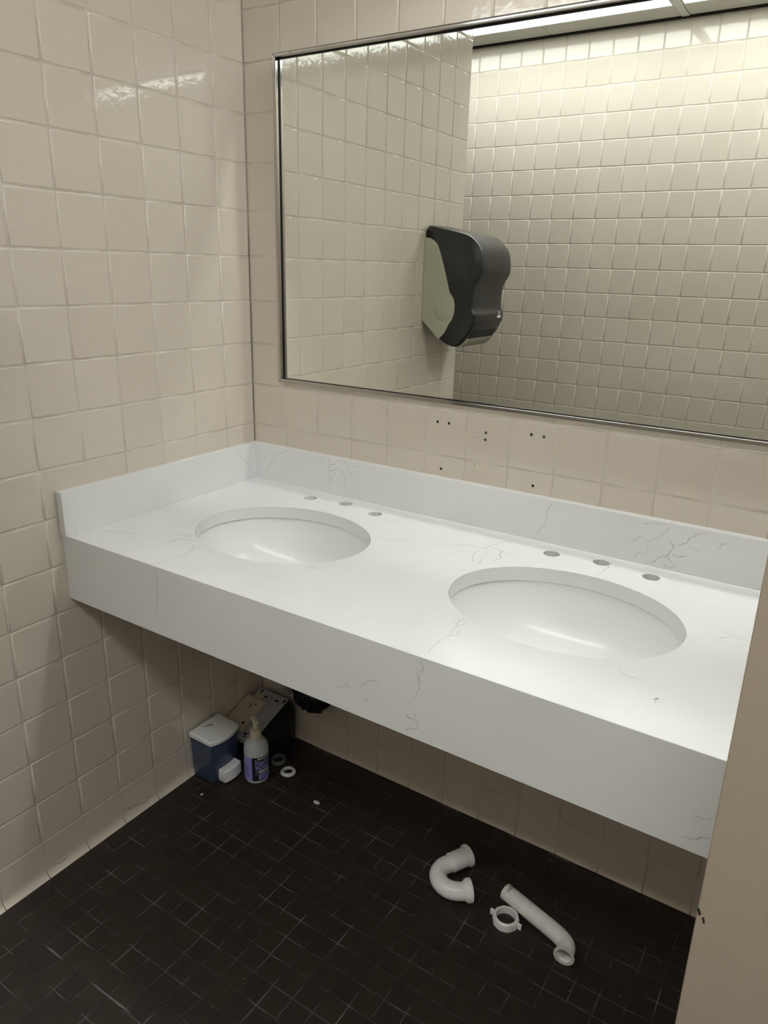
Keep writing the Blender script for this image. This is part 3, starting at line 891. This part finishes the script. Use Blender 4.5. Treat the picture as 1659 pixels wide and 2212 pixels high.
loft('lid', [(bowed(-0.045, 0.038, 0.0555, 0.014), 0.1312), (bowed(-0.0455, 0.0385, 0.056, 0.014), lid_edge), (bowed(-0.043, 0.036, 0.0535, 0.013), lid_top)], M['whitep'], sd)
loft('push_lever', [(bowed(0.038, 0.058, 0.0295, 0.004), 0.004), (bowed(0.038, 0.063, 0.032, 0.006), 0.008), (bowed(0.038, 0.062, 0.032, 0.006), 0.040), (bowed(0.038, 0.059, 0.030, 0.004), 0.044)], M['whitep'], sd)
ribbons('smear', [[(-0.030, -0.012), (-0.020, 0.000), (-0.012, 0.004)], [(-0.036, -0.020), (-0.026, -0.008)], [(-0.03, -0.004), (-0.018, 0.01)]], lambda u, v: (u, v, lid_top(u, v) + 0.0003), M['dirt'], sd, 0.0015, 0.005, (0.12, 0.10, 0.08), (0.45, 0.43, 0.40), seed=21)
tag(sd, 'translucent blue soap dispenser with white lid standing by the left wall', 'dispenser')

# ------------------------------------------------------------------ hand soap pump bottle
BR = 0.0345
bt = empty('soap_bottle', (0.1685, -0.2165, FZ))
lathe('bottle_body', [(0.0, 0.0005), (0.028, 0.0005), (0.0325, 0.004), (BR, 0.010), (BR, 0.104), (0.0325, 0.116), (0.027, 0.126), (0.019, 0.133), (0.0145, 0.136), (0.0145, 0.140)], M['bottle'], bt, n=48)
lathe('pump_collar', [(0.0, 0.138), (0.0160, 0.138), (0.0165, 0.141), (0.0155, 0.160), (0.012, 0.164), (0.0, 0.164)], M['pump'], bt, n=32)
lathe('pump_stem', [(0.0, 0.164), (0.0065, 0.164), (0.0060, 0.183), (0.0, 0.183)], M['pump'], bt, n=20)
az0 = R(-46.4)
head = box('pump_head', (-0.013, -0.0075, 0.183), (0.020, 0.0075, 0.194), M['pump'], bt, bevel=0.003)
head.rotation_euler = (0, 0, R(150))
def wrap(name, t0, t1, z0, z1, off, mat, n=24, slope=0.0):
    v, f = [], []
    for k in range(n + 1):
        a = az0 + R(t0 + (t1 - t0) * k / n)
        for z in (z0, z1 + slope * k / n):
            v.append(((BR + off) * math.cos(a), (BR + off) * math.sin(a), z))
    for k in range(n): f.append((2 * k, 2 * k + 2, 2 * k + 3, 2 * k + 1))
    return mobj(name, v, f, mat, bt, 60)
wrap('label_back', -175, -22, 0.014, 0.090, 0.0003, M['lilac'])
wrap('label_front', -22, 112, 0.014, 0.091, 0.00035, M['label'])
wrap('label_block', 8, 90, 0.0175, 0.0345, 0.0006, M['lilac'])
def bottle_text(body, size, t0, z, mat):
    me = text_mesh(body, size, bold=size * 0.022)
    r = BR + 0.0008
    for q in me.vertices:
        a = az0 + R(t0) + q.co.x / r
        q.co = Vector((r * math.cos(a), r * math.sin(a), z + q.co.y))
    me.materials.append(mat)
    o = bpy.data.objects.new('lettering', me); link(o, bt)
bottle_text('everyone', 0.0112, 4, 0.0835, M['print'])
bottle_text('hand', 0.0255, -8, 0.0665, M['lilac'])
bottle_text('soap', 0.0255, -8, 0.0525, M['lilac'])
for k, (a0, a1) in enumerate(((10, 62), (-4, 70), (6, 66))):
    wrap('small_print', a0, a1, 0.0400 + k * 0.0035, 0.0416 + k * 0.0035, 0.0006, M['print'], n=10)
wrap('label_rule', -12, 92, 0.0368, 0.0374, 0.0006, M['print'])
for k in range(5):
    wrap('fine_print', -70 + (k % 2) * 4, -38 - (k % 3) * 4, 0.030 + k * 0.007, 0.0318 + k * 0.007, 0.0006, M['label'], n=6)
for k in range(3):
    wrap('fine_print', 14, 60 - 9 * k, 0.030 - k * 0.005, 0.0318 - k * 0.005, 0.0009, M['label'], n=8)
tag(bt, 'hand soap pump bottle with lilac and black label on the floor', 'bottle')

# ------------------------------------------------------------------ old dispenser case lying in the corner, grey back plate up
oc = empty('dispenser_case', (0.09, -0.12, FZ))
O = Vector((0.09, -0.12, FZ))
CP = [(-0.014, FZ + 0.001), (-0.160, FZ + 0.001), (-0.172, 0.05), (-0.178, 0.096), (-0.034, 0.148), (-0.014, 0.145)]
def case_bm():
    P = []
    n = len(CP)
    for i in range(n):                       # soften the outline's corners
        a, b, c = Vector(CP[i - 1]), Vector(CP[i]), Vector(CP[(i + 1) % n])
        r = 0.012
        p0 = b + (a - b).normalized() * r; p1 = b + (c - b).normalized() * r
        P += [p0, (p0 + p1 + b * 2) / 4, p1]
    ctr = Vector((-0.09, 0.075))
    bm = bmesh.new(); rows = []
    for x, s in ((0.022, 0.94), (0.026, 0.99), (0.032, 1.0), (0.128, 1.0), (0.140, 0.97), (0.150, 0.90), (0.157, 0.78), (0.161, 0.6)):
        rows.append([bm.verts.new((x - O.x, ctr.x + (p.x - ctr.x) * s - O.y, max(FZ + 0.001, ctr.y + (p.y - ctr.y) * s) - O.z)) for p in P])
    m = len(P)
    for a, b in zip(rows, rows[1:]):
        for i in range(m): bm.faces.new((a[i], a[(i + 1) % m], b[(i + 1) % m], b[i]))
    bm.faces.new(rows[0]); bm.faces.new(rows[-1][::-1])
    return bm
bmobj('case_body', case_bm(), M['blackp'], oc, 50)
th = math.atan(0.347)
PM = Matrix(((1, 0, 0, 0), (0, math.cos(th), -math.sin(th), -0.031), (0, math.sin(th), math.cos(th), 0.16), (0, 0, 0, 1)))
PL = Matrix.Translation(-O) @ PM          # plate coordinates -> local of the case
def on_plate(o): o.matrix_local = PL; return o
on_plate(box('back_plate', (0.020, -0.174, -0.004), (0.134, -0.001, 0.0), M['greyp'], oc, bevel=0.001))
on_plate(box('plate_lip', (0.020, -0.177, -0.024), (0.134, -0.1735, -0.0005), M['greyp'], oc, bevel=0.001))
def keyhole(x, s, flip=1):
    pts = [(x + 0.0042 * math.cos(R(a)), s + 0.0042 * math.sin(R(a)) * flip) for a in range(-60, 241, 30)]
    pts += [(x - 0.0016, s - 0.011 * flip), (x + 0.0016, s - 0.011 * flip)]
    on_plate(prism('keyhole', pts, 2, 0.0, 0.0004, M['dark'], oc))
keyhole(0.036, -0.010); keyhole(0.127, -0.012)
on_plate(box('slot', (0.054, -0.027, 0.0), (0.068, -0.021, 0.0004), M['dark'], oc))
on_plate(box('slot', (0.096, -0.026, 0.0), (0.110, -0.020, 0.0004), M['dark'], oc))
on_plate(box('slot', (0.073, -0.021, 0.0), (0.088, -0.019, 0.0004), M['dark'], oc))
on_plate(box('slot', (0.090, -0.171, 0.0), (0.106, -0.168, 0.0004), M['dark'], oc))
for x0, s0, x1, s1 in ((0.090, -0.045, 0.094, -0.12), (0.090, -0.09, 0.132, -0.065), (0.094, -0.09, 0.108, -0.13)):
    d = Vector((x1 - x0, s1 - s0)).normalized(); nn = Vector((-d.y, d.x)) * 0.0009
    on_plate(prism('moulded_rib', [(x0 + nn.x, s0 + nn.y), (x1 + nn.x, s1 + nn.y), (x1 - nn.x, s1 - nn.y), (x0 - nn.x, s0 - nn.y)], 2, 0.0, 0.0016, M['greyp'], oc))
on_plate(box('print_patch', (0.090, -0.164, 0.0), (0.100, -0.156, 0.0004), M['label'], oc))
tag(oc, 'black dispenser case with grey back plate lying in the corner', 'dispenser')

mp = empty('mounting_plate', (0.056, -0.14, 0.14))
PL2 = Matrix.Translation(-Vector((0.056, -0.14, 0.14))) @ PM
def on_mp(o): o.matrix_local = PL2; return o
on_mp(prism('plate', [(0.009, -0.041), (0.022, -0.041), (0.036, -0.043), (0.082, -0.043), (0.084, -0.046), (0.0835, -0.157), (0.081, -0.160), (0.008, -0.160), (0.006, -0.157), (0.007, -0.044)], 2, 0.0008, 0.0075, M['creamp'], mp, smooth=30, bevel=0.0012))
on_mp(box('tab', (0.036, -0.05, 0.0008), (0.058, -0.022, 0.006), M['creamp'], mp, bevel=0.001))
on_mp(ribbons('stain', [[(0.038, -0.072), (0.045, -0.068), (0.050, -0.074)], [(0.040, -0.08), (0.048, -0.078)], [(0.056, -0.062), (0.060, -0.068)]], lambda u, v: (u, v, 0.0079), M['dirt'], mp, 0.003, 0.009, (0.14, 0.09, 0.05), (0.30, 0.24, 0.16), seed=31))
on_mp(prism('screw_hole', [(0.0675 + 0.004 * math.cos(R(a)), -0.134 + 0.006 * math.sin(R(a))) for a in range(0, 360, 30)], 2, 0.0076, 0.0079, M['dark'], mp))
tag(mp, 'yellowed plastic mounting plate resting on the grey dispenser back', 'plate')

# ------------------------------------------------------------------ capped supply pipe and the black bag tied round it
wp = empty('supply_pipe', (0.150, -0.003, 0.30))
pp = catmull([(0, 0.0, 0.02), (0, -0.03, 0.02), (0, -0.050, 0.005), (0, -0.054, -0.03), (0, -0.054, -0.10)], 6)
pipe('pipe', pp, 0.0105, M['pipe'], wp, n=20)
lathe('escutcheon', [(0.0, 0.006), (0.016, 0.006), (0.024, 0.002), (0.025, 0.0)], M['pipe'], wp, n=28).matrix_local = Matrix.Translation((0, 0.0025, 0.02)) @ Matrix.Rotation(R(90), 4, 'X')
tag(wp, 'grey pipe stub coming out of the back wall below the counter', 'pipe')
def crumple(name, c, s, seed, mat):
    bm = bmesh.new()
    bmesh.ops.create_icosphere(bm, subdivisions=4, radius=1.0)
    for q in bm.verts:
        p = q.co.copy()
        d = 0.30 * noise.voronoi(p * 1.9 + Vector((seed, 0, 0)))[0][0] + 0.16 * noise.noise(p * 4 + Vector((0, seed, 0))) + 0.06 * noise.noise(p * 11)
        q.co = Vector((p.x * s[0], p.y * s[1], p.z * s[2])) * (0.78 + d) + Vector(c)
        q.co.y = min(q.co.y, 0.043)
    return bmobj(name, bm, mat, None, 75)
bag = empty('bin_bag', (0.234, -0.046, 0.222))
bb = crumple('bag_body', (0, 0, 0), (0.062, 0.045, 0.058), 3.0, M['bag'])
bb.parent = bag
neck = catmull([(-0.008, -0.002, 0.040), (-0.020, -0.006, 0.062), (-0.045, -0.004, 0.082), (-0.070, 0.004, 0.088)], 6)
nr = [0.026 - 0.019 * min(1.0, i / 9) + 0.0015 * math.sin(i * 2.3) for i in range(len(neck))]
pipe('bag_neck', neck, nr, M['bag'], bag, n=14, wall=0.002, smooth=70)
tag(bag, 'crumpled black plastic bag hanging against the back wall below the counter', 'bag')

# ------------------------------------------------------------------ scraps on the floor
def scrap(name, x, y, pts, h, mat, label):
    o = prism(name, [(p[0], p[1]) for p in pts], 2, 0.0006, h, mat)
    o.location = (x, y, FZ)
    tag(o, label, 'debris')
scrap('paper_scrap', 0.374, -0.2037, [(-0.009, -0.003), (-0.002, -0.005), (0.006, -0.003), (0.009, 0.002), (0.003, 0.004), (-0.002, 0.003), (-0.008, 0.004)], 0.004, M['scrap'], 'torn white scrap on the dark floor right of the white ring')
scrap('plaster_scrap', 0.0933, -0.3575, [(-0.003, -0.004), (0.001, -0.003), (0.003, 0.002), (0.001, 0.005), (-0.002, 0.001)], 0.003, M['scrap'], 'tiny white chip on the floor before the blue soap dispenser')
scrap('leaf_scrap', 0.9774, -0.0344, [(-0.006, -0.003), (0.002, -0.005), (0.006, 0.001), (0.001, 0.004), (-0.004, 0.003)], 0.002, M['leaf'], 'reddish chip on the floor at the foot of the back wall')
rr = random.Random(5)
crumbs_v, crumbs_f = [], []
for k in range(90):
    x, y = rr.uniform(0.05, 1.3), rr.uniform(-1.0, -0.05)
    r = rr.uniform(0.0004, 0.0009)
    b = len(crumbs_v)
    for dx, dy, dz in ((r, 0, 0), (-r, r, 0), (-r, -r, 0), (0, 0, r * 1.6)): crumbs_v.append((x + dx, y + dy, FZ + dz + 0.0002))
    crumbs_f += [(b, b + 1, b + 3), (b + 1, b + 2, b + 3), (b + 2, b, b + 3)]
cr = mobj('floor_crumbs', crumbs_v, crumbs_f, M['scrap'])
tag(cr, 'fine pale crumbs and dust scattered over the dark floor', 'debris', kind='stuff')

# ------------------------------------------------------------------ small pieces belong to the part that carries them
def carry(thing, part_name, names):
    parts = [c for c in thing.children if c.name.split('.')[0] == part_name]
    if not parts: return
    p = parts[0]
    for c in list(thing.children):
        if c is not p and c.name.split('.')[0] in names:
            b = p.matrix_basis.inverted() @ c.matrix_basis
            c.parent = p
            c.matrix_basis = b
carry(bt, 'label_back', [])
for c in list(bt.children):
    n = c.name.split('.')[0]
    if n == 'lettering' or n in ('label_block', 'label_rule', 'small_print'):
        c.parent = next(q for q in bt.children if q.name.split('.')[0] == 'label_front')
    elif n == 'fine_print':
        c.parent = next(q for q in bt.children if q.name.split('.')[0] == 'label_back')
carry(bt, 'pump_collar', ['pump_stem', 'pump_head'])
carry(disp, 'cover', ['logo', 'logo_box', 'latch', 'paper_slot'])
carry(disp, 'side_panel', ['roller_boss'])
carry(oc, 'back_plate', ['keyhole', 'slot', 'moulded_rib', 'print_patch', 'plate_lip'])
carry(mp, 'plate', ['stain', 'screw_hole', 'tab'])
carry(nut, 'ring', ['grip_rib'])
carry(sd, 'lid', ['smear'])
carry(wt, 'tube', ['rust_mark'])
carry(part, 'panel', ['paint_chip', 'edge_strip'])
for e in [o for o in bpy.data.objects if o.name.split('.')[0] == 'sink_basin']:
    carry(e, 'bowl', ['drain_hole'])
